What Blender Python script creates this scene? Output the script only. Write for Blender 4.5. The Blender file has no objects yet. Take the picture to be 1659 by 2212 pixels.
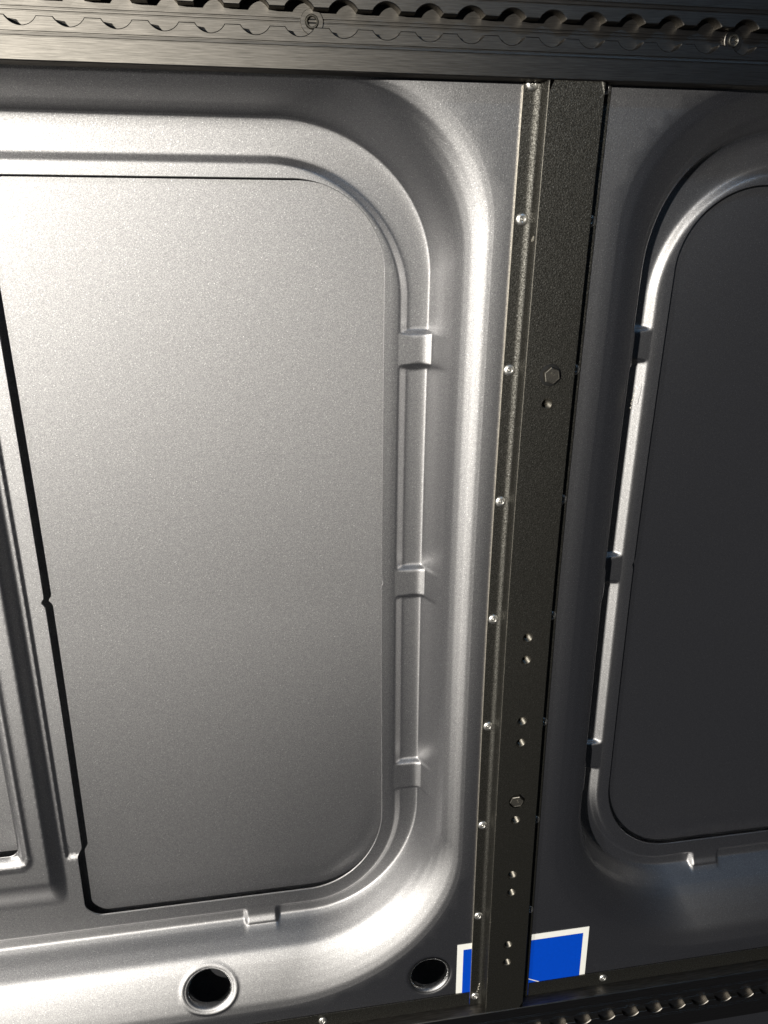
import bpy, bmesh, math, random
import numpy as np
from mathutils import Matrix, Vector, geometry
random.seed(7)
S = bpy.context.scene
COL = S.collection

# ---------------------------------------------------------------- camera, light, exposure
cam = bpy.data.cameras.new('camera')
camo = bpy.data.objects.new('camera', cam); COL.objects.link(camo)
cam.sensor_fit = 'HORIZONTAL'; cam.sensor_width = 36.0; cam.lens = 36.0*1700/1659
cam.clip_start = .01; cam.clip_end = 60
R3 = Matrix(((0.98642467, 0.05204121, -0.15575008),
             (-0.16418614, 0.33015428, -0.92953809),
             (0.00304727, 0.94249131, 0.33421678)))
# columns are the camera's axes expressed as (right, into the wall, up)
camo.matrix_world = Matrix.Translation((0, -.65, 0)) @ R3.to_4x4()
S.camera = camo

w = bpy.data.worlds.new('World'); S.world = w; w.use_nodes = True
bg = w.node_tree.nodes['Background']
bg.inputs[0].default_value = (.75, .85, 1, 1); bg.inputs[1].default_value = .008
S.view_settings.view_transform = 'Standard'; S.view_settings.look = 'None'
S.view_settings.exposure = 0; S.view_settings.gamma = 1

def lamp(name, az, el, dist, size, power, colour, target):
    """area lamp seen from the wall at az degrees left of its normal, el degrees up"""
    a, e = math.radians(az), math.radians(el)
    d = Vector((-math.sin(a)*math.cos(e), -math.cos(a)*math.cos(e), math.sin(e)))
    l = bpy.data.lights.new(name, 'AREA'); l.shape = 'DISK'; l.size = size
    l.energy = power; l.color = colour
    o = bpy.data.objects.new(name, l); COL.objects.link(o)
    o.location = Vector(target) + d*dist
    o.rotation_euler = (-d).to_track_quat('-Z', 'Y').to_euler()
    return o
lamp('low_sunlight_through_doorway', 32, 7, 6.0, .10, 465, (1, .955, .872), (.1, 0, -.2))
lamp('second_warm_light', 47, 20, 6.0, .14, 135, (1, .965, .91), (.1, 0, -.25))  # second warm light for the fainter shadow band; its source is unseen
lamp('daylight_from_upper_doorway', -25, 46, 3.0, .20, 3.2, (.34, .62, 1), (.15, 0, -.4))

# ---------------------------------------------------------------- materials
def newmat(name):
    m = bpy.data.materials.new(name); m.use_nodes = True
    nt = m.node_tree; b = nt.nodes['Principled BSDF']
    return m, nt, b
def setin(b, **kw):
    for k, v in kw.items():
        b.inputs[k.replace('_', ' ')].default_value = v
def noise(nt, scale, detail=2, rough=.5, stretch=None):
    tc = nt.nodes.new('ShaderNodeTexCoord'); n = nt.nodes.new('ShaderNodeTexNoise')
    n.inputs['Scale'].default_value = scale; n.inputs['Detail'].default_value = detail
    n.inputs['Roughness'].default_value = rough
    mp = nt.nodes.new('ShaderNodeMapping')
    if stretch: mp.inputs['Scale'].default_value = stretch
    else: mp.inputs['Rotation'].default_value = (.61, .93, .37)   # keep the lattice off the sheet planes
    nt.links.new(tc.outputs['Object'], mp.inputs[0]); nt.links.new(mp.outputs[0], n.inputs['Vector'])
    return n
def ramp(nt, src, p0, c0, p1, c1):
    r = nt.nodes.new('ShaderNodeValToRGB')
    r.color_ramp.elements[0].position = p0; r.color_ramp.elements[0].color = c0
    r.color_ramp.elements[1].position = p1; r.color_ramp.elements[1].color = c1
    nt.links.new(src, r.inputs[0]); return r
def bump(nt, src, dist, strength=1, prev=None):
    b = nt.nodes.new('ShaderNodeBump'); b.inputs['Distance'].default_value = dist
    b.inputs['Strength'].default_value = strength
    nt.links.new(src, b.inputs['Height'])
    if prev: nt.links.new(prev.outputs[0], b.inputs['Normal'])
    return b
def g(v, a=1): return (v, v, v, a)

def flake_mat(name, lo, hi, rough, diffuse, scale, bumps, coat=None, stretch=None, detail=1, sparkle=None):
    """microflake base (Beckmann lobe) over a dark diffuse ground, optional clear coat"""
    m, nt, b = newmat(name)
    out = nt.nodes['Material Output']; nt.nodes.remove(b)
    n = noise(nt, scale, detail, .6, stretch)
    r = ramp(nt, n.outputs[0], .34, lo, .68, hi)
    if sparkle:
        e = r.color_ramp.elements.new(.80); e.color = (sparkle, sparkle, sparkle, 1)
    bp = None
    for sc, dist, st, strt in bumps: bp = bump(nt, noise(nt, sc, 1 if not strt else 3, .6, strt).outputs[0], dist, st, bp)
    def glossy(rough, dist, col=None):
        gl = nt.nodes.new('ShaderNodeBsdfAnisotropic'); gl.distribution = dist
        gl.inputs['Roughness'].default_value = rough
        nt.links.new(bp.outputs[0], gl.inputs['Normal'])
        if col: nt.links.new(col, gl.inputs['Color'])
        else: gl.inputs['Color'].default_value = (.9, .9, .9, 1)
        return gl
    flake = glossy(rough, 'BECKMANN', r.outputs[0])
    dif = nt.nodes.new('ShaderNodeBsdfDiffuse'); dif.inputs['Color'].default_value = diffuse
    nt.links.new(bp.outputs[0], dif.inputs['Normal'])
    add = nt.nodes.new('ShaderNodeAddShader')
    nt.links.new(flake.outputs[0], add.inputs[0]); nt.links.new(dif.outputs[0], add.inputs[1])
    last = add
    if coat:
        cg = glossy(coat, 'GGX')
        mix = nt.nodes.new('ShaderNodeMixShader'); fr = nt.nodes.new('ShaderNodeFresnel'); fr.inputs['IOR'].default_value = 1.45
        nt.links.new(fr.outputs[0], mix.inputs[0]); nt.links.new(add.outputs[0], mix.inputs[1]); nt.links.new(cg.outputs[0], mix.inputs[2])
        last = mix
    nt.links.new(last.outputs[0], out.inputs['Surface'])
    return m
def metallic_paint():
    return flake_mat('grey_metallic_paint', (.262, .26, .264, 1), (.45, .446, .448, 1), .54, (.016, .0165, .0195, 1), 1250,
                     [(1100, .00022, .32, None), (260, .0003, .08, None)], coat=.24, sparkle=1.0)
def powder_black():
    return flake_mat('black_powder_coat', (.020, .019, .017, 1), (.150, .146, .132, 1), .55, (.011, .0108, .0096, 1), 1100,
                     [(800, .0003, .6, None)], sparkle=.35)
def anodised():
    return flake_mat('black_anodised_aluminium', (.11, .104, .093, 1), (.23, .216, .196, 1), .485, (.005, .005, .0055, 1), 110,
                     [(110, .0004, .20, (.5, 8, 24))], stretch=(.5, 8, 24), detail=4)
def plain(name, c, rough, metal=0, var=.0, scale=300):
    m, nt, b = newmat(name)
    setin(b, Roughness=rough, Metallic=metal)
    n = noise(nt, scale, 2)
    lo = tuple(x*(1-var) for x in c)+(1,); hi = tuple(min(1, x*(1+var)) for x in c)+(1,)
    r = ramp(nt, n.outputs[0], .3, lo, .7, hi); nt.links.new(r.outputs[0], b.inputs['Base Color'])
    return m
PAINT = metallic_paint(); POWDER = powder_black(); ANOD = anodised()
ZINC = plain('bright_zinc', (.80, .79, .76), .40, 1, .12, 900)
ZDARK = plain('dull_zinc', (.35, .34, .31), .35, 1, .25, 900)
BLKZ = plain('black_zinc', (.20, .19, .165), .36, .95, .3, 900)
BARE = plain('bare_scratched_metal', (.62, .58, .5), .45, 1, .4, 1500)
THRD = plain('dark_thread', (.13, .122, .105), .42, .9, .4, 900)
BOLTM = plain('bolt_steel', (.28, .265, .235), .42, 1, .25, 900)
BLACK = plain('matt_black_shade', (.006, .006, .006), .9)  # plain black that paints the shade in bolt and screw recesses
BLUE = plain('blue_vinyl', (.0, .052, .46), .35, 0, .04)
WHITE = plain('white_vinyl', (.78, .78, .74), .4, 0, .03)
SWARF = plain('aluminium_swarf', (.75, .7, .6), .4, 1, .3, 900)

# ---------------------------------------------------------------- helpers
def delta(z):
    """the wall is gently bowed: how far it comes forward at height z"""
    z = np.asarray(z, float)
    up = .019*(np.clip((z+.35)/.45, 0, None))**1.6
    dn = .006*np.clip((-.35-z)/.37, 0, 1.6)**1.6
    return np.where(z > -.35, up, dn)
def link(o, parent=None):
    COL.objects.link(o)
    if parent: o.parent = parent
    return o
def mesh_obj(name, verts, faces, mat, parent=None, smooth=True, bow=True, sharp=None, orient=None):
    v = np.array(verts, float)
    if bow: v[:, 1] -= delta(v[:, 2])
    me = bpy.data.meshes.new(name)
    me.from_pydata([tuple(p) for p in v], [], [tuple(int(i) for i in f) for f in faces])
    me.materials.append(mat)
    bm = bmesh.new(); bm.from_mesh(me)
    bmesh.ops.remove_doubles(bm, verts=bm.verts, dist=2e-6)
    if orient:                      # sheets: make normals face the room
        bm.normal_update()
        for f in bm.faces:
            if f.normal.y > 0: f.normal_flip()
    else:
        bmesh.ops.recalc_face_normals(bm, faces=bm.faces)
    if sharp is not None:
        for e in bm.edges:
            if len(e.link_faces) == 2 and e.calc_face_angle(0) > sharp: e.smooth = False
    for f in bm.faces: f.smooth = smooth
    bm.to_mesh(me); bm.free(); me.update()
    return link(bpy.data.objects.new(name, me), parent)
def thing(name, label, cat, loc=(0, 0, 0), group=None):
    o = bpy.data.objects.new(name, None); COL.objects.link(o); o.location = loc
    o.empty_display_size = .02
    tag(o, label, cat, group); return o
def tag(o, label, cat, group=None):
    o['label'] = label; o['category'] = cat
    if group: o['group'] = group
def lathe(profile, n=32, axis_y=True):
    """profile: (r, y) pairs, spun about the y axis"""
    V, F = [], []
    for r, y in profile:
        for i in range(n):
            a = 2*math.pi*i/n; V.append((r*math.cos(a), y, r*math.sin(a)))
    for k in range(len(profile)-1):
        for i in range(n):
            j = (i+1) % n; F.append((k*n+i, k*n+j, (k+1)*n+j, (k+1)*n+i))
    return V, F
def tube(pts, r, n=8):
    V, F = [], []; m = len(pts)
    for k, p in enumerate(pts):
        p = Vector(p); t = (Vector(pts[min(k+1, m-1)])-Vector(pts[max(k-1, 0)])).normalized()
        a = t.cross(Vector((.3, 1, .2))).normalized(); b = t.cross(a)
        rr = r*(.35 if k in (0, m-1) else 1)
        for i in range(n):
            th = 2*math.pi*i/n; V.append(tuple(p+a*rr*math.cos(th)+b*rr*math.sin(th)))
    for k in range(m-1):
        for i in range(n):
            j = (i+1) % n; F.append((k*n+i, k*n+j, (k+1)*n+j, (k+1)*n+i))
    F.append(tuple(range(n))); F.append(tuple((m-1)*n+i for i in range(n)))
    return V, F
def prism_x(profile, x0, x1, closed=True, nx=1):
    V, F = [], []; n = len(profile)
    for k in range(nx+1):
        x = x0+(x1-x0)*k/nx
        for y, z in profile: V.append((x, y, z))
    for k in range(nx):
        for i in range(n if closed else n-1):
            j = (i+1) % n; F.append((k*n+i, k*n+j, (k+1)*n+j, (k+1)*n+i))
    if closed: F.append(tuple(range(n))); F.append(tuple(nx*n+i for i in range(n)))
    return V, F
def cdt(outer, holes, pts, hole_test):
    """constrained triangulation of a sheet; outer/holes closed loops of (x, z)"""
    co, ed = [], []
    for lp in [outer]+holes:
        b = len(co); co += [Vector(p) for p in lp]; ed += [(b+i, b+(i+1) % len(lp)) for i in range(len(lp))]
    co += [Vector(p) for p in pts]
    v, e, f, *_ = geometry.delaunay_2d_cdt(co, ed, [], 0, 1e-7)
    v = np.array([tuple(p) for p in v]); out = []
    P = [np.array(outer)]+[np.array(h) for h in holes]
    c = np.array([v[list(t)].mean(0) for t in f])
    ok = inside(c, P[0])
    for h in P[1:]: ok &= ~inside(c, h)
    return v, [t for t, k in zip(f, ok) if k]
def inside(p, poly):
    r = np.zeros(len(p), bool); n = len(poly)
    x, y = p[:, 0], p[:, 1]
    for i in range(n):
        x0, y0 = poly[i]; x1, y1 = poly[(i+1) % n]
        if y0 == y1: continue
        c = ((y0 > y) != (y1 > y)) & (x < (x1-x0)*(y-y0)/(y1-y0)+x0)
        r ^= c
    return r
def sstep(a, b, x):
    t = np.clip((np.asarray(x, float)-a)/(b-a), 0, 1); return t*t*(3-2*t)

# ---------------------------------------------------------------- pressed wall panels
NS = dict(right=430, br=150, bottom=420, bl=24, left=30, tl=24, top=170, tr=130)
def ring(xl, xr, zb, zt, TR, BR, BL=(.05, .05), TL=(.05, .05), ns=NS):
    P = []
    def arc(cx, cz, rx, rz, a0, a1, n):
        for i in range(n):
            a = math.radians(a0+(a1-a0)*i/n); P.append((cx+rx*math.cos(a), cz+rz*math.sin(a)))
    def seg(p, q, n):
        for i in range(n): P.append((p[0]+(q[0]-p[0])*i/n, p[1]+(q[1]-p[1])*i/n))
    seg((xr, zt-TR[1]), (xr, zb+BR[1]), ns['right'])
    arc(xr-BR[0], zb+BR[1], BR[0], BR[1], 0, -90, ns['br'])
    seg((xr-BR[0], zb), (xl+BL[0], zb), ns['bottom'])
    arc(xl+BL[0], zb+BL[1], BL[0], BL[1], -90, -180, ns['bl'])
    seg((xl, zb+BL[1]), (xl, zt-TL[1]), ns['left'])
    arc(xl+TL[0], zt-TL[1], TL[0], TL[1], 180, 90, ns['tl'])
    seg((xl+TL[0], zt), (xr-TR[0], zt), ns['top'])
    arc(xr-TR[0], zt-TR[1], TR[0], TR[1], 90, 0, ns['tr'])
    return np.array(P)
# direction weights along the ring (right, bottom, top, left)
def weights():
    W = []
    for k, (a, b) in dict(right=('r', 'r'), br=('r', 'b'), bottom=('b', 'b'), bl=('b', 'l'), left=('l', 'l'),
                          tl=('l', 't'), top=('t', 't'), tr=('t', 'r')).items():
        n = NS[k]
        for i in range(n):
            t = i/n; t = t*t*(3-2*t); d = dict(r=0, b=0, t=0, l=0); d[a] += 1-t; d[b] += t
            W.append((d['r']+d['l'], d['b'], d['t']))
    return np.array(W)
OUT = ring(-.70, .1945, -.802, .110, (.108, .108), (.205, .175))
FLO = ring(-.66, .1545, -.7225, .0845, (.130, .120), (.125, .135))
FLI = ring(-.645, .1352, -.7115, .0572, (.118, .113), (.103, .118))
RIM = ring(-.637, .1290, -.7060, .0510, (.110, .105), (.095, .110))
RIM2 = ring(-.634, .1262, -.7030, .0482, (.107, .102), (.092, .107))
wt = weights()
#          w of OUT->FLO, depth on the right / bottom / top
PROF = [(0, 0, 0, 0), (.12, .0007, .0013, .0010), (.25, .0026, .0042, .0035), (.40, .0068, .0081, .0100), (.52, .0118, .0116, .0160),
        (.64, .0190, .0156, .0225), (.76, .0290, .0215, .0290), (.87, .0390, .0340, .0370), (.95, .0458, .0447, .0440), (1, .0496, .0496, .0492)]
# the right-hand panel has a flatter shoulder and a steeper wall beside the strut
PROF_R = [(0, 0, 0, 0), (.25, .0010, .0046, .0030), (.50, .0034, .0145, .0140), (.68, .0066, .0230, .0220), (.79, .0105, .0300, .0290),
          (.86, .0165, .0360, .0350), (.90, .0245, .0400, .0390), (.94, .0350, .0440, .0430), (.97, .0440, .0470, .0465), (1, .0496, .0496, .0492)]
DF, DR = .0500, .0450
def build_loft(PROF):
    rows, deps = [], []
    for wv, a, b, c in PROF:
        rows.append(OUT+(FLO-OUT)*wv); deps.append(wt@np.array([a, b, c]))
    one = np.ones(len(OUT))
    rows += [FLO+(FLI-FLO)*.25, FLO+(FLI-FLO)*.85, FLI, RIM, RIM2]
    deps += [DF*one, DF*one, (DF-.0003)*one, (DR+.0003)*one, DR*one]
    rows, deps = np.array(rows), np.array(deps)
    # resample densely by rough distance, then round the creases off
    K = len(rows); sub = [7]*(len(PROF)-1)+[4, 6, 4, 9, 4]
    R, Dp = [], []
    for k in range(K-1):
        for i in range(sub[k]):
            t = i/sub[k]; R.append(rows[k]*(1-t)+rows[k+1]*t); Dp.append(deps[k]*(1-t)+deps[k+1]*t)
    R.append(rows[-1]); Dp.append(deps[-1]); R, Dp = np.array(R), np.array(Dp)
    for _ in range(3):
        Dp[1:-1] = .25*Dp[:-2]+.5*Dp[1:-1]+.25*Dp[2:]
        R[1:-1] = .25*R[:-2]+.5*R[1:-1]+.25*R[2:]
    return R, Dp
TABS = [(-.081, -.113), (-.309, -.342), (-.535, -.571)]
def tabs(x, z, d):
    """raised bridges across the channel"""
    for zt, zb in TABS:
        m = sstep(zb-.0012, zb+.0030, z)*(1-sstep(zt-.0030, zt+.0012, z))*(x > .118)*(x < .19)
        tgt = np.minimum(d, .0451)
        tgt = tgt-.0030*np.exp(-((x-.1585)/.005)**2)
        d = d*(1-m)+tgt*m
    m = sstep(-.0408, -.0362, x)*(1-sstep(-.0058, -.0012, x))*(z < -.69)
    tgt = np.minimum(d, .0452)-.003*np.exp(-((z+.7235)/.005)**2)
    return d*(1-m)+tgt*m
def flute(x, z, d):
    """shallow flute in the channel wall above the first tab"""
    up = sstep(-.080, -.076, z)*(1-sstep(-.055, .005, z))
    return d+up*.0018*np.exp(-((x-.1595)/.004)**2)*(x > .12)

HOLE_A = (-.0805, -.7715, .0222, .0190)      # in the lower slope
HOLE_B = (.1612, -.7870, .0205, .0215)       # in the land by the corner
def circ(h, k=1, n=96):
    return np.array([(h[0]+h[2]*k*math.cos(2*math.pi*i/n), h[1]+h[3]*k*math.sin(2*math.pi*i/n)) for i in range(n)])
def opening_main():
    ns = dict(right=300, br=60, bottom=60, bl=20, left=300, tl=40, top=60, tr=60)
    P = ring(-.2000, .1148, -.6890, .0410, (.077, .072), (.083, .092), (.013, .014), (.016, .016), ns)
    x, z = P[:, 0].copy(), P[:, 1]
    lf = x < -.15
    # small locating notches and the joggle near the lower left corner
    x -= lf*.0030*np.exp(-((z+.322)/.0030)**2)
    x -= lf*.0050*(1-sstep(-.612, -.600, z))*sstep(-.690, -.672, z)
    x += (x > .1)*.0014*np.exp(-((z+.322)/.0028)**2)
    return np.stack([x, z], 1)
def opening_far():
    ns = dict(right=120, br=16, bottom=60, bl=10, left=20, tl=20, top=40, tr=30)
    return ring(-.585, -.2590, -.5985, .0300, (.04, .04), (.011, .011), (.03, .03), (.05, .05), ns)
def rim_depth(x, z):
    d = np.full(len(x), DR)
    plate = (1-sstep(-.2335, -.2185, x))*sstep(-.668, -.630, z-.0*(x+.22))
    d -= .0085*plate
    jog = sstep(-.2165, -.2135, x)*(x < -.15)*sstep(-.611, -.6085, z)*(z < .035)
    d += .0018*jog
    # rolled lip round the far opening
    px, pz = np.maximum(x+.2590-.0, 0), np.maximum(-.5985-z, 0)
    r = np.hypot(px, pz)
    near = (x < -.235)*(z < .02)
    d += near*(.0045*np.clip(1-r/.006, 0, 1)**2 - .0015*np.exp(-((r-.009)/.003)**2))
    return d

def build_panel(kind, mirror, label):
    MX = .4924
    fx = (lambda v: np.stack([MX-v[:, 0], v[:, 1], v[:, 2]], 1)) if mirror else (lambda v: v)
    lx = .2462
    root = thing('wall_panel', label, 'van wall', (MX-.0 if mirror else 0, 0, 0))
    root.location = (0, 0, 0)
    R, Dp = build_loft(PROF_R if mirror else PROF); nt_, ns_ = R.shape[:2]
    x, z = R[..., 0].ravel(), R[..., 1].ravel(); d = Dp.ravel()
    d = flute(x, z, d); d = tabs(x, z, d)
    F = []
    dead = np.zeros(len(x), bool)
    if not mirror:
        cx, cz, rx, rz = HOLE_A
        q = np.hypot((x-cx)/rx, (z-cz)/rz)
        ann = (q > .75) & (q < 1.6)
        A = lambda x, z: np.stack([np.ones_like(x), x-cx, z-cz, (x-cx)**2, (z-cz)**2, (x-cx)*(z-cz), (z-cz)**3], 1)
        co = np.linalg.lstsq(A(x[ann], z[ann]), d[ann], rcond=None)[0]
        hole_fit = lambda X, Z: A(X, Z)@co
        snap = (q > .0) & (np.abs(q-1) < .06)
        x[snap] = cx+(x[snap]-cx)/q[snap]; z[snap] = cz+(z[snap]-cz)/q[snap]
        d[snap] = hole_fit(x[snap], z[snap])
        q2 = np.hypot((x-cx)/rx, (z-cz)/rz)
        d += np.where((q2 >= .99), .0034*np.clip(1-(q2-1)/.17, 0, 1)**2, 0)-.0009*np.exp(-((q2-1.30)/.09)**2)
        dead = q < .94
        xh, zh = x, z
    idx = np.arange(nt_*ns_).reshape(nt_, ns_)
    for k in range(nt_-1):
        a, b = idx[k], idx[k+1]; a2, b2 = np.roll(a, -1), np.roll(b, -1)
        for i in range(ns_):
            f = (a[i], a2[i], b2[i], b[i])
            if dead[a[i]] or dead[a2[i]] or dead[b2[i]] or dead[b[i]]: continue
            F.append(f)
    V = np.stack([x, d, z], 1)
    if not mirror:
        # stitch the ragged row round the hole to a clean circle of points
        pass
    # land outside the recess
    x0, x1, z0, z1 = -.80, lx, -.95, .20
    step = .02
    outer = [(xx, z0) for xx in np.arange(x0, x1-.001, step)]+[(x1, zz) for zz in np.arange(z0, z1-.001, step)] + \
            [(xx, z1) for xx in np.arange(x1, x0+.001, -step)]+[(x0, zz) for zz in np.arange(z1, z0+.001, -step)]
    g_ = []
    for xx in np.arange(x0+.01, x1-.003, .012):
        for zz in np.arange(z0+.01, z1-.003, .012): g_.append((xx, zz))
    for xx in np.arange(.125, .205, .003):
        for zz in np.arange(-.83, -.745, .003): g_.append((xx, zz))
    g_ = np.array(g_); o_in = ring(-.7035, .198, -.8055, .1135, (.111, .111), (.2085, .1785))
    g_ = g_[~inside(g_, o_in)]
    holes = [list(map(tuple, R[0]))]
    if not mirror:
        hb = circ(HOLE_B)
        qq = np.hypot((g_[:, 0]-HOLE_B[0])/HOLE_B[2], (g_[:, 1]-HOLE_B[1])/HOLE_B[3])
        g_ = g_[qq > 1.42]
        extra = np.concatenate([circ(HOLE_B, k) for k in (1.04, 1.09, 1.15, 1.22, 1.3, 1.38)])
        extra = extra[~inside(extra, o_in)]
        g_ = np.concatenate([g_, extra]); holes.append(list(map(tuple, hb)))
    v2, f2 = cdt(outer, holes, list(map(tuple, g_)), None)
    dl = np.zeros(len(v2))
    if not mirror:
        qq = np.hypot((v2[:, 0]-HOLE_B[0])/HOLE_B[2], (v2[:, 1]-HOLE_B[1])/HOLE_B[3])
        dl = .0040*np.clip(1-(qq-1)/.30, 0, 1)**2
    b = len(V); V = np.concatenate([V, np.stack([v2[:, 0], dl, v2[:, 1]], 1)])
    F += [tuple(i+b for i in t) for t in f2]
    # rim plate with the openings
    om, of = opening_main(), opening_far()
    g2 = []
    for xx in np.arange(-.262, -.196, .0012):
        for zz in np.arange(-.70, .045, .004): g2.append((xx, zz))
    for xx in np.arange(-.63, -.196, .004):
        for zz in np.arange(-.70, -.59, .0025): g2.append((xx, zz))
    for xx in np.arange(-.63, .125, .006):
        for zz in np.arange(-.70, .047, .006): g2.append((xx, zz))
    # slightly rolled rows following the main edge
    g2 = np.array(g2)
    keep = inside(g2, ring(-.632, .1245, -.7012, .0465, (.105, .100), (.090, .105)))
    cen = np.array([-.04, -.32])
    keep &= ~inside(g2, cen+(om-cen)*1.004) & ~inside(g2, of)
    v3, f3 = cdt(list(map(tuple, R[-1])), [list(map(tuple, om)), list(map(tuple, of))], list(map(tuple, g2[keep])), None)
    d3 = rim_depth(v3[:, 0], v3[:, 1])
    b = len(V); V = np.concatenate([V, np.stack([v3[:, 0], d3, v3[:, 1]], 1)])
    F += [tuple(i+b for i in t) for t in f3]
    # align the shared ring depths
    mesh_obj('pressed_frame', fx(V), F, PAINT, root, orient=True)
    # turned cut edges of the openings
    def edge(loop, depth_fn, th, name, mat=PAINT, out=.0003):
        n = len(loop); c = loop.mean(0)
        dd = depth_fn(loop[:, 0], loop[:, 1])
        nx = np.roll(loop, -1, 0)-np.roll(loop, 1, 0); nx = np.stack([-nx[:, 1], nx[:, 0]], 1)
        nx /= np.linalg.norm(nx, axis=1)[:, None]+1e-12
        s = np.sign(((loop-c)*nx).sum(1)).reshape(-1, 1); nx = nx*np.where(s == 0, 1, s)
        A = []
        for off, dz in ((0, 0), (-.00035, .0003), (-.0004, th*.7), (out, th)):
            l2 = loop+nx*off; A.append(np.stack([l2[:, 0], dd+dz, l2[:, 1]], 1))
        VV = np.concatenate(A); FF = []
        for k in range(3):
            for i in range(n):
                j = (i+1) % n; FF.append((k*n+i, k*n+j, (k+1)*n+j, (k+1)*n+i))
        return mesh_obj(name, fx(VV), FF, mat, root)
    edge(om, rim_depth, .0016, 'cut_edge')
    edge(of, rim_depth, .0030, 'cut_edge')
    if not mirror:
        for h, fn in ((HOLE_A, lambda X, Z: hole_fit(X, Z)+.0034), (HOLE_B, lambda X, Z: np.full(len(X), .0040))):
            base = hole_fit if h is HOLE_A else (lambda X, Z: np.zeros(len(X)))
            VV, FF = [], []
            rr = [(1.17, -.0002), (1.12, -.00015), (1.07, .0003), (1.03, .0011), (1.0, .0022), (.982, .0036), (.974, .0052), (.98, .0075)]
            for k, dz in rr:
                c = circ(h, k, 128); VV += [(a, q, b) for (a, b), q in zip(c, base(c[:, 0], c[:, 1])+dz)]
            for k in range(len(rr)-1):
                FF += [(k*128+i, k*128+(i+1) % 128, (k+1)*128+(i+1) % 128, (k+1)*128+i) for i in range(128)]
            mesh_obj('hole_lip', fx(np.array(VV)), FF, PAINT, root)
    # outer skin behind the openings
    gx = np.linspace(-.80, lx, 90); gz = np.linspace(-.95, .20, 110)
    VV = [(a, .0544, c) for c in gz for a in gx]; n = len(gx)
    FF = [(r*n+i, r*n+i+1, (r+1)*n+i+1, (r+1)*n+i) for r in range(len(gz)-1) for i in range(n-1)]
    VV = np.array(VV)
    VV[:, 1] += .0055*(1-np.clip((VV[:, 0]+.045)/.165, -1, 1)**2)*(1-np.clip((VV[:, 2]+.31)/.37, -1, 1)**2)   # the skin bulges outwards a little
    VV[:, 1] -= .0095*(1-sstep(-.765, -.728, VV[:, 2]))
    mesh_obj('outer_skin', fx(VV), FF, PAINT, root, orient=True)
    return root
left = build_panel('left', False, 'sunlit silver grey pressed van wall panel left of the black strut, with round holes at its foot')
right = build_panel('right', True, 'dark shaded grey pressed van wall panel right of the black strut')

# ---------------------------------------------------------------- sticker under the strut
st = thing('sticker', 'blue vinyl sticker with white border, half hidden behind the foot of the black strut', 'sticker')
def patch(x0, x1, z0, z1, y, name, mat, parent, poly=None, th=.00025):
    P = poly or [(x0, z0), (x1, z0), (x1, z1), (x0, z1)]
    if poly is None:
        zz = np.linspace(z0, z1, 40); m = len(zz)
        P = [(x0, z) for z in zz]+[(x1, z) for z in zz[::-1]]
    n = len(P); V = [(a, y, b) for a, b in P]+[(a, y+th, b) for a, b in P]
    caps = [tuple(range(n)), tuple(range(n, 2*n))] if poly else [(k+i, k+i+1, k+n-2-i, k+n-1-i) for i in range(m-1) for k in (0, n)]
    F = caps+[(i, (i+1) % n, n+(i+1) % n, n+i) for i in range(n)]
    return mesh_obj(name, V, F, mat, parent, smooth=False)
patch(.1925, .3480, -.905, -.7485, -.0003, 'backing', WHITE, st)
bf = patch(.1995, .3410, -.898, -.7565, -.0007, 'blue_field', BLUE, st)
patch(0, 0, 0, 0, -.0010, 'white_line', WHITE, bf, [(.268, -.8068), (.290, -.8180), (.300, -.8230), (.300, -.8240), (.290, -.8191), (.268, -.8079)])

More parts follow.
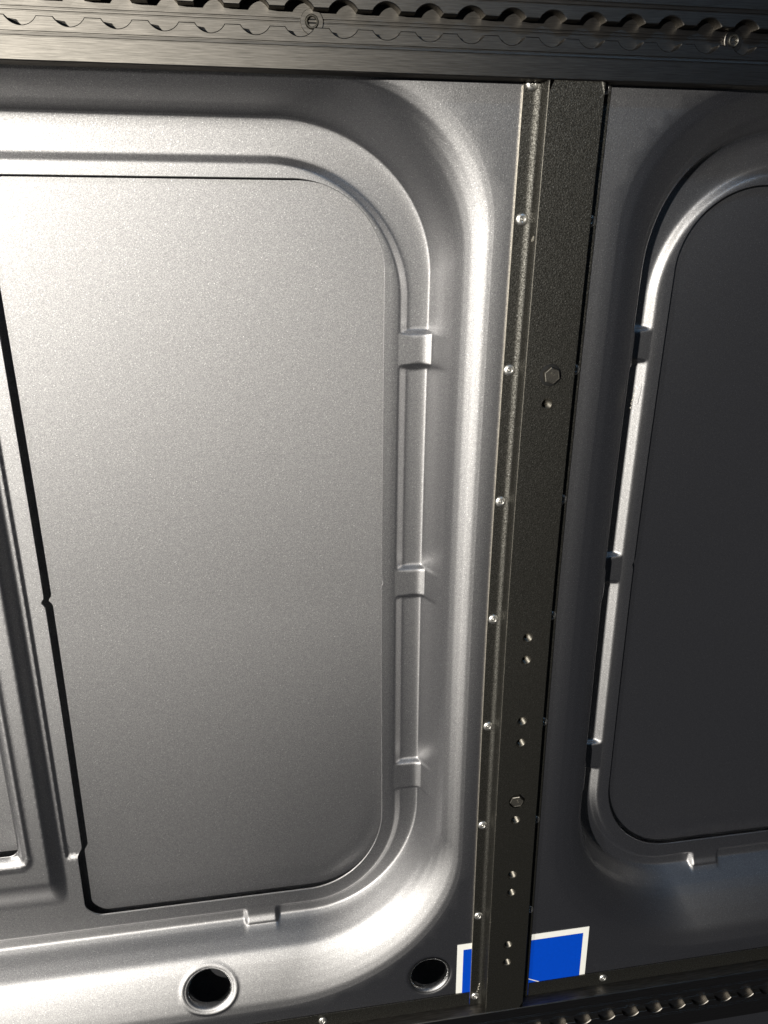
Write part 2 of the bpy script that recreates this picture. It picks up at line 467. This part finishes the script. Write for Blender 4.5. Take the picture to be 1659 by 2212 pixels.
# ---------------------------------------------------------------- strut
SX = .2462; ZT, ZB = .1062, -.8385; H = .014
strut = thing('mounting_strut', 'tall black powder coated hat section strut riveted to the van wall between the two panels', 'strut', (0, 0, 0))
HOLES = [-.137, -.364, -.388, -.457, -.482, -.576, -.647, -.671, -.743, -.768]
BOLTS = [-.112, -.552]
def strut_body():
    th = .0016
    xl, xr, fl, fr = .2238, .2686, .2090, .2784
    # front face with drilled holes
    outer = [(xl+.0012, z) for z in np.arange(ZB, ZT+.0001, .012)]+[(x, ZT) for x in np.linspace(xl+.005, xr-.005, 6)] + \
            [(xr-.0008, z) for z in np.arange(ZT, ZB-.0001, -.012)]+[(x, ZB) for x in np.linspace(xr-.005, xl+.005, 6)]
    zs = [(z, .0051) for z in HOLES]+[(BOLTS[1], .0085)]
    holes = [[(SX+r*math.cos(2*math.pi*i/40), z+r*math.sin(2*math.pi*i/40)) for i in range(40)] for z, r in zs]
    gp = np.array([(x, z) for x in np.arange(xl+.005, xr-.004, .006) for z in np.arange(ZB+.006, ZT-.003, .009)])
    for z, r in zs: gp = gp[np.hypot(gp[:, 0]-SX, gp[:, 1]-z) > r+.001]
    v, f = cdt(outer, holes, list(map(tuple, gp)), None)
    V = [(a, -H, b) for a, b in v]; F = [tuple(t) for t in f]
    for h in holes:
        b = len(V); n = len(h)
        V += [(a, -H, c) for a, c in h]+[(a, -H+.0022, c) for a, c in h]
        F += [(b+i, b+(i+1) % n, b+n+(i+1) % n, b+n+i) for i in range(n)]
    # folded sides
    prof = [(fl, 0.0), (fl, -.0014), (fl+.0003, -.0017), (.2164, -.0017), (.2174, -.0017), (.2184, -.00180), (.2194, -.00207), (.2204, -.00250), (.2213, -.0031), (.2221, -.0039), (.2228, -.0051), (.2232, -.0070), (.2235, -.0100),
            (.2237, -H+.0013), (.2239, -H+.0006), (.2243, -H+.0001), (xl+.0012, -H)]
    profr = [(fr, 0.0), (fr, -.0014), (fr-.0003, -.0017), (xr+.0050, -.0017), (xr+.0042, -.0017), (xr+.0026, -.0022), (xr+.0014, -.0036),
             (xr+.0007, -.0060), (xr+.0002, -H+.0012), (xr-.0002, -H+.0004), (xr-.0008, -H)]
    zz = np.linspace(ZB, ZT, 70)
    for p in (prof, profr):
        b = len(V); n = len(p)
        for z in zz: V += [(a, y, z) for a, y in p]
        F += [(b+k*n+i, b+k*n+i+1, b+(k+1)*n+i+1, b+(k+1)*n+i) for k in range(len(zz)-1) for i in range(n-1)]
    # closed foot
    b = len(V); pf = prof+profr[::-1]
    pin = [(x+(th if x < SX else -th)*(1 if y < -.002 else 0), min(y+th, 0)) for x, y in pf]
    n = len(pf); V += [(x, y, ZB) for x, y in pf]+[(x, y, ZB) for x, y in pin]
    F += [(b+i, b+i+1, b+n+i+1, b+n+i) for i in range(n-1)]
    # bare guillotined edge of the left flange
    rn = random.Random(3); ev = []
    zs_ = np.arange(ZB+.01, ZT, .004)
    for z in zs_:
        e = .0001+.00025*rn.random()*(1 if z > -.35 else .4)
        ev += [(fl-.00012, -.0002, z), (fl-.00012, -.00145, z), (fl+.00022, -.00178, z), (fl+.00022+e, -.00178, z)]
    m = len(zs_)
    mesh_obj('cut_edge', ev, [(4*i+k, 4*i+k+1, 4*i+k+5, 4*i+k+4) for i in range(m-1) for k in range(3)], BARE, strut, smooth=False)
    return mesh_obj('strut_body', V, F, POWDER, strut, sharp=.6)
strut_body()

def place(o, x, y, z, ry=0):
    o.location = (x, y-float(delta(z)), z); o.rotation_euler = (0, ry, 0)
def copy_tree(src, parent):
    c = src.copy(); COL.objects.link(c); c.parent = parent
    for ch in list(src.children):
        k = ch.copy(); COL.objects.link(k); k.parent = c
    return c
# pop rivet: domed head with a hollow stem end in the middle
V, F = lathe([(.0049, 0), (.0050, -.0004), (.0047, -.0009), (.0038, -.0015), (.0026, -.00185), (.0021, -.0019), (.0019, -.0016),
              (.0017, -.0007), (.0015, -.0007), (.0013, -.0013), (.0006, -.0016), (.0002, -.0016)], 36)
riv0 = mesh_obj('rivet', V, F, ZINC, strut, bow=False)
V, F = lathe([(.0018, -.0006), (.0012, -.0009), (.0010, -.0020), (.0004, -.0023), (.0001, -.0023)], 16)
mesh_obj('stem', V, F, ZDARK, riv0, bow=False)
RZ = [.1045, .0105, -.1090, -.2280, -.3475, -.4670, -.5880, -.7090, -.8250]
first = True
for i, z in enumerate(RZ):
    for x in (.2150 if i > 1 else .2158, .2728):
        if x > .25 and i == len(RZ)-1: continue
        o = riv0 if first else copy_tree(riv0, strut)
        first = False
        place(o, x+random.uniform(-.0004, .0004), -.0017, z if x < .25 else z-.001, random.uniform(0, 6))

# threaded insert: flanged barrel with thread rings and a dark bottom
prof = [(.0051, -.0003), (.0047, .0004)]
y = .0004
while y < .0085:
    prof += [(.0046, y), (.0039, y+.0006)]; y += .0012
prof += [(.0039, .0095), (.0001, .0095)]
V, F = lathe(prof, 32)
ins0 = mesh_obj('threaded_hole', V, F, THRD, strut, bow=False, sharp=.5)
for i, z in enumerate(HOLES):
    o = ins0 if i == 0 else copy_tree(ins0, strut)
    place(o, SX+random.uniform(-.0003, .0003), -H+.0006, z, random.uniform(0, 6))

# hex bolts with their grade mark
def hex_bolt(name, AF, h):
    R = AF/math.sqrt(3); V, F = [], []
    n = 72
    def hexr(a): return (AF/2)/math.cos((a % (math.pi/3))-math.pi/6)
    lv = [(1.0, 0, 0), (1.0, -h*.80, 0), (.985, -h*.92, 0), (.90, -h, 0), (.84, -h, 0), (.80, -h+.0003, 0), (.30, -h+.0003, 2), (.01, -h+.0003, 2)]
    for k, y, mode in lv:
        for i in range(n):
            a = 2*math.pi*i/n
            r = hexr(a)*k if mode == 0 else (min(hexr(a), AF/2*1.07) if mode == 1 else AF/2*k*1.0)
            V.append((r*math.cos(a), y, r*math.sin(a)))
    for q in range(len(lv)-1):
        for i in range(n):
            j = (i+1) % n; F.append((q*n+i, q*n+j, (q+1)*n+j, (q+1)*n+i))
    o = mesh_obj(name, V, F, BOLTM, strut, bow=False, sharp=.45)
    return o
def text_mesh(txt, size, parent, mat, loc, rot=0, name='grade_mark'):
    c = bpy.data.curves.new(name, 'FONT'); c.body = txt; c.size = size; c.extrude = .00012; c.align_x = 'CENTER'; c.align_y = 'CENTER'
    t = bpy.data.objects.new(name, c); COL.objects.link(t)
    dg = bpy.context.evaluated_depsgraph_get(); dg.update()
    me = bpy.data.meshes.new_from_object(t.evaluated_get(dg)); bpy.data.objects.remove(t)
    me.materials.clear(); me.materials.append(mat)
    o = bpy.data.objects.new(name, me); COL.objects.link(o); o.parent = parent
    o.matrix_local = Matrix.Translation(loc) @ Matrix.Rotation(rot, 4, 'Y') @ Matrix.Rotation(math.pi/2, 4, 'X')
    return o
for i, z in enumerate(BOLTS):
    b = hex_bolt('bolt', .0128, .0050)
    V, F = lathe([(.0094, .0), (.0094, -.0003), (.0050, -.0004)], 40)
    mesh_obj('shade_ring', V, F, BLACK, b, bow=False)  # flat black ring painted in for the shaded recess round the head
    text_mesh('8.8', .0036, b, ZDARK, (0, -.00485, .0012), .3)
    place(b, SX+.0004, (-H-.0002 if i == 0 else -H+.0035), z, .35+i*.5)
    if i: b.rotation_euler = (.10, .85, -.10)

# coating worn through along the front crease: one ragged ribbon, wider where it is chipped
rnd = random.Random(11); V, F = [], []
SP = [(.098, .9, .003), (-.006, 2.1, .004), (-.112, .9, .012), (-.232, .9, .006), (-.345, .8, .014), (-.455, .6, .010), (-.566, 1.0, .012),
      (-.706, 1.5, .014), (-.79, .9, .006)]
zc_ = np.arange(.104, -.832, -.0009)
for z in zc_:
    wv = .00016+.0002*rnd.random()**3
    for c0, a, sp_ in SP:
        if abs(z-c0) < sp_: wv += a*.0011*rnd.random()**2*(1-abs(z-c0)/sp_)
    sh = rnd.uniform(-.00006, .00006)
    V += [(.22440-wv*.45+sh, -H-.00006+min(0, 0), z), (.22440+wv*.75+sh, -H-.00010, z)]
n_ = len(zc_)
F = [(2*i, 2*i+1, 2*i+3, 2*i+2) for i in range(n_-1)]
mesh_obj('chipped_edge', V, F, BARE, strut, smooth=False)

# ---------------------------------------------------------------- track rails
def scallop_line(zc, sgn, x0, x1, pitch, ph, hw=.0057, R=.0113, n=18):
    """edge of the slotted lip, from x0 to x1"""
    c = math.sqrt(R*R-hw*hw); P = []
    k0 = int(math.floor((x0-ph)/pitch)); k1 = int(math.ceil((x1-ph)/pitch))
    for k in range(k0, k1+1):
        cx = ph+k*pitch
        a0 = math.asin(hw/R)
        for i in range(n+1):
            a = math.pi-a0-(math.pi-2*a0)*i/n
            P.append((cx+R*math.cos(a), zc+sgn*R*math.sin(a)))
    return P
def rail(name, label, zedge, zc, zfar, sgn, y_front, floor_y, ph, x0, x1):
    """sgn=+1: the rail's free edge (zedge) is below its slot; -1 upside down"""
    root = thing(name, label, 'rail')
    V, F = [], []
    def strip(loop, mat=None): pass
    for s in (+1, -1):
        sl = scallop_line(zc, s, x0, x1, .0300, ph)
        so = scallop_line(zc, s, x0, x1, .0300, ph, .0063, .0119)
        lim = (zfar if s*sgn > 0 else zedge)
        near = so
        x_a, x_b = so[0][0], so[-1][0]
        base = lim
        # land between slot edge and outer edge, with two fine grooves
        gz = [zc+s*.0150, zc+s*.0156, zc+s*.0162, zc+s*.0174, zc+s*.0180]
        gy = [0, .0006, 0, 0, .0006, 0]
        lp = near+[(x_b, zc+s*.0146)]+[(x_b+(x_a-x_b)*i/40, zc+s*.0146) for i in range(1, 40)]+[(x_a, zc+s*.0146)]
        v, f = cdt(lp, [], [], None); b = len(V)
        V += [(p[0], y_front, p[1]) for p in v]; F += [tuple(i+b for i in t) for t in f]
        rows = [(.0146, 0), (.0149, .0007), (.0153, .0007), (.0156, 0), (.0171, -.0002), (.0174, .0004), (.0178, .0004), (.0181, -.0004), (abs(lim-zc)-.0008, -.0004), (abs(lim-zc), .0004)]
        b = len(V)
        for zz, yy in rows: V += [(x_a, y_front+yy, zc+s*zz), (x_b, y_front+yy, zc+s*zz)]
        V += [(x_a, 0.0, lim), (x_b, 0.0, lim)]
        F += [(b+2*i, b+2*i+1, b+2*i+3, b+2*i+2) for i in range(len(rows))]
        # wall of the slot down to its floor
        b = len(V); n = len(sl)
        V += [(p[0], y_front, p[1]) for p in so]+[(p[0], y_front+.0006, p[1]) for p in sl]+[(p[0], floor_y, p[1]) for p in sl]
        F += [(b+q*n+i, b+q*n+i+1, b+(q+1)*n+i+1, b+(q+1)*n+i) for q in range(2) for i in range(n-1)]
    xa, xb = x_a, x_b
    return root, V, F, xa, xb
def finish_rail(root, V, F, xa, xb, zc, floor_y, dz):
    b = len(V)
    rows = [(-.014, 0), (-.0016, 0), (-.0013, .0006), (-.0008, .0006), (-.0005, 0), (.0005, 0), (.0008, .0006), (.0013, .0006), (.0016, 0), (.014, 0)]
    for zz, yy in rows: V += [(xa, floor_y+yy, zc+zz), (xb, floor_y+yy, zc+zz)]
    F += [(b+2*i, b+2*i+1, b+2*i+3, b+2*i+2) for i in range(len(rows)-1)]
    v = np.array(V); v[:, 1] -= dz
    return mesh_obj('track_body', v, F, ANOD, root, smooth=False, bow=False)
# upper rail
ZC = .1376; dzu = float(delta(.115))
r1, V, F, xa, xb = rail('track_rail', 'wide black anodised cargo track rail running along the top of the wall', .1055, ZC, .1760, 1, -.0150, -.0050, -.136, -.75, 1.20)
finish_rail(r1, V, F, xa, xb, ZC, -.0050, dzu)
# lower rail
ZL = -.8690; dzl = float(delta(-.85))
r2, V, F, xa, xb = rail('track_rail', 'black cargo track rail along the foot of the wall, its flange crossing the blue sticker', -.8370, ZL, -.9100, -1, -.0145, -.0095, .345, -.75, 1.20)
finish_rail(r2, V, F, xa, xb, ZL, -.0095, dzl)
V, F = prism_x([(-.0019, -.8190), (-.0019, -.8375), (-.0008, -.8375), (-.0008, -.8190)], -.75, .2080, nx=6)
fl = mesh_obj('flange', V, F, POWDER, r2, sharp=.5)
V, F = prism_x([(-.0019, -.8190), (-.0019, -.8375), (-.0008, -.8375), (-.0008, -.8190)], .2790, 1.20, nx=6)
mesh_obj('flange', V, F, POWDER, r2, sharp=.5)
for x in (-.29, -.125, .040, .371):
    o = copy_tree(riv0, r2); place(o, x, -.0019, -.8270, x*30)

# screws sunk in the upper slot
for i, x in enumerate((.0530, .3700)):
    V, F = lathe([(.0080, .0002), (.0080, -.0006), (.0077, -.0009), (.0048, -.0009), (.0044, -.0004), (.0040, .0002)], 40)
    s = mesh_obj('screw_seat', V, F, ANOD, r1, bow=False, sharp=.5)
    V, F = lathe([(.0044, .0), (.0044, -.0014), (.0041, -.0019), (.0034, -.0019), (.0031, -.0015), (.0029, .0004)], 32)
    mesh_obj('screw', V, F, BLKZ if i == 0 else ZDARK, s, bow=False, sharp=.5)
    V, F = lathe([(.0030, .0003), (.0001, .0003)], 24); mesh_obj('socket_shade', V, F, BLACK, s, bow=False)  # black disc stands in for the shade inside the screw hole
    s.location = (x, -.0050-dzu, ZC-.0005)
    if i: s.rotation_euler = (0, .4, .1)

# ---------------------------------------------------------------- shavings and fibre
def curl(name, label, x, y, z, r, turns, length, lean, group=None):
    pts = []
    n = int(22*turns)
    for i in range(n+1):
        t = i/n; a = t*turns*2*math.pi
        rr = r*(1-.4*t)*(1+.2*math.sin(5*t))
        pts.append((rr*math.cos(a)+lean*t, -abs(rr)*.8-rr*.6*math.sin(a), length*t))
    V, F = tube(pts, .00022, 6)
    o = mesh_obj(name, V, F, SWARF, None, bow=False); o.location = (x, y-float(delta(z)), z); tag(o, label, 'metal shaving', group); return o
curl('metal_shaving', 'curled bright metal shaving stuck above the lowest rivet on the left of the strut', .2175, -.0017, -.8190, .0012, 3, .0130, .0025)
curl('metal_shaving', 'tangled metal shaving caught on the front edge of the black strut near its top rivet', .2225, -H+.003, -.0060, .0011, 4, .0040, .0006)
pts = []
rnd = random.Random(4)
for i in range(26):
    t = i/25; pts.append((.3300+.0024*t+rnd.uniform(-.0007, .0007), -.0012+rnd.uniform(-.0004, .0004), -.148+.020*t))
V, F = tube(pts, .00018, 5)
o = mesh_obj('fibre', V, F, SWARF, None, bow=False); o.location = (.0015, .005-float(delta(-.14)), 0)
tag(o, 'thin pale fibre clinging to the shoulder of the dark right panel', 'fibre')
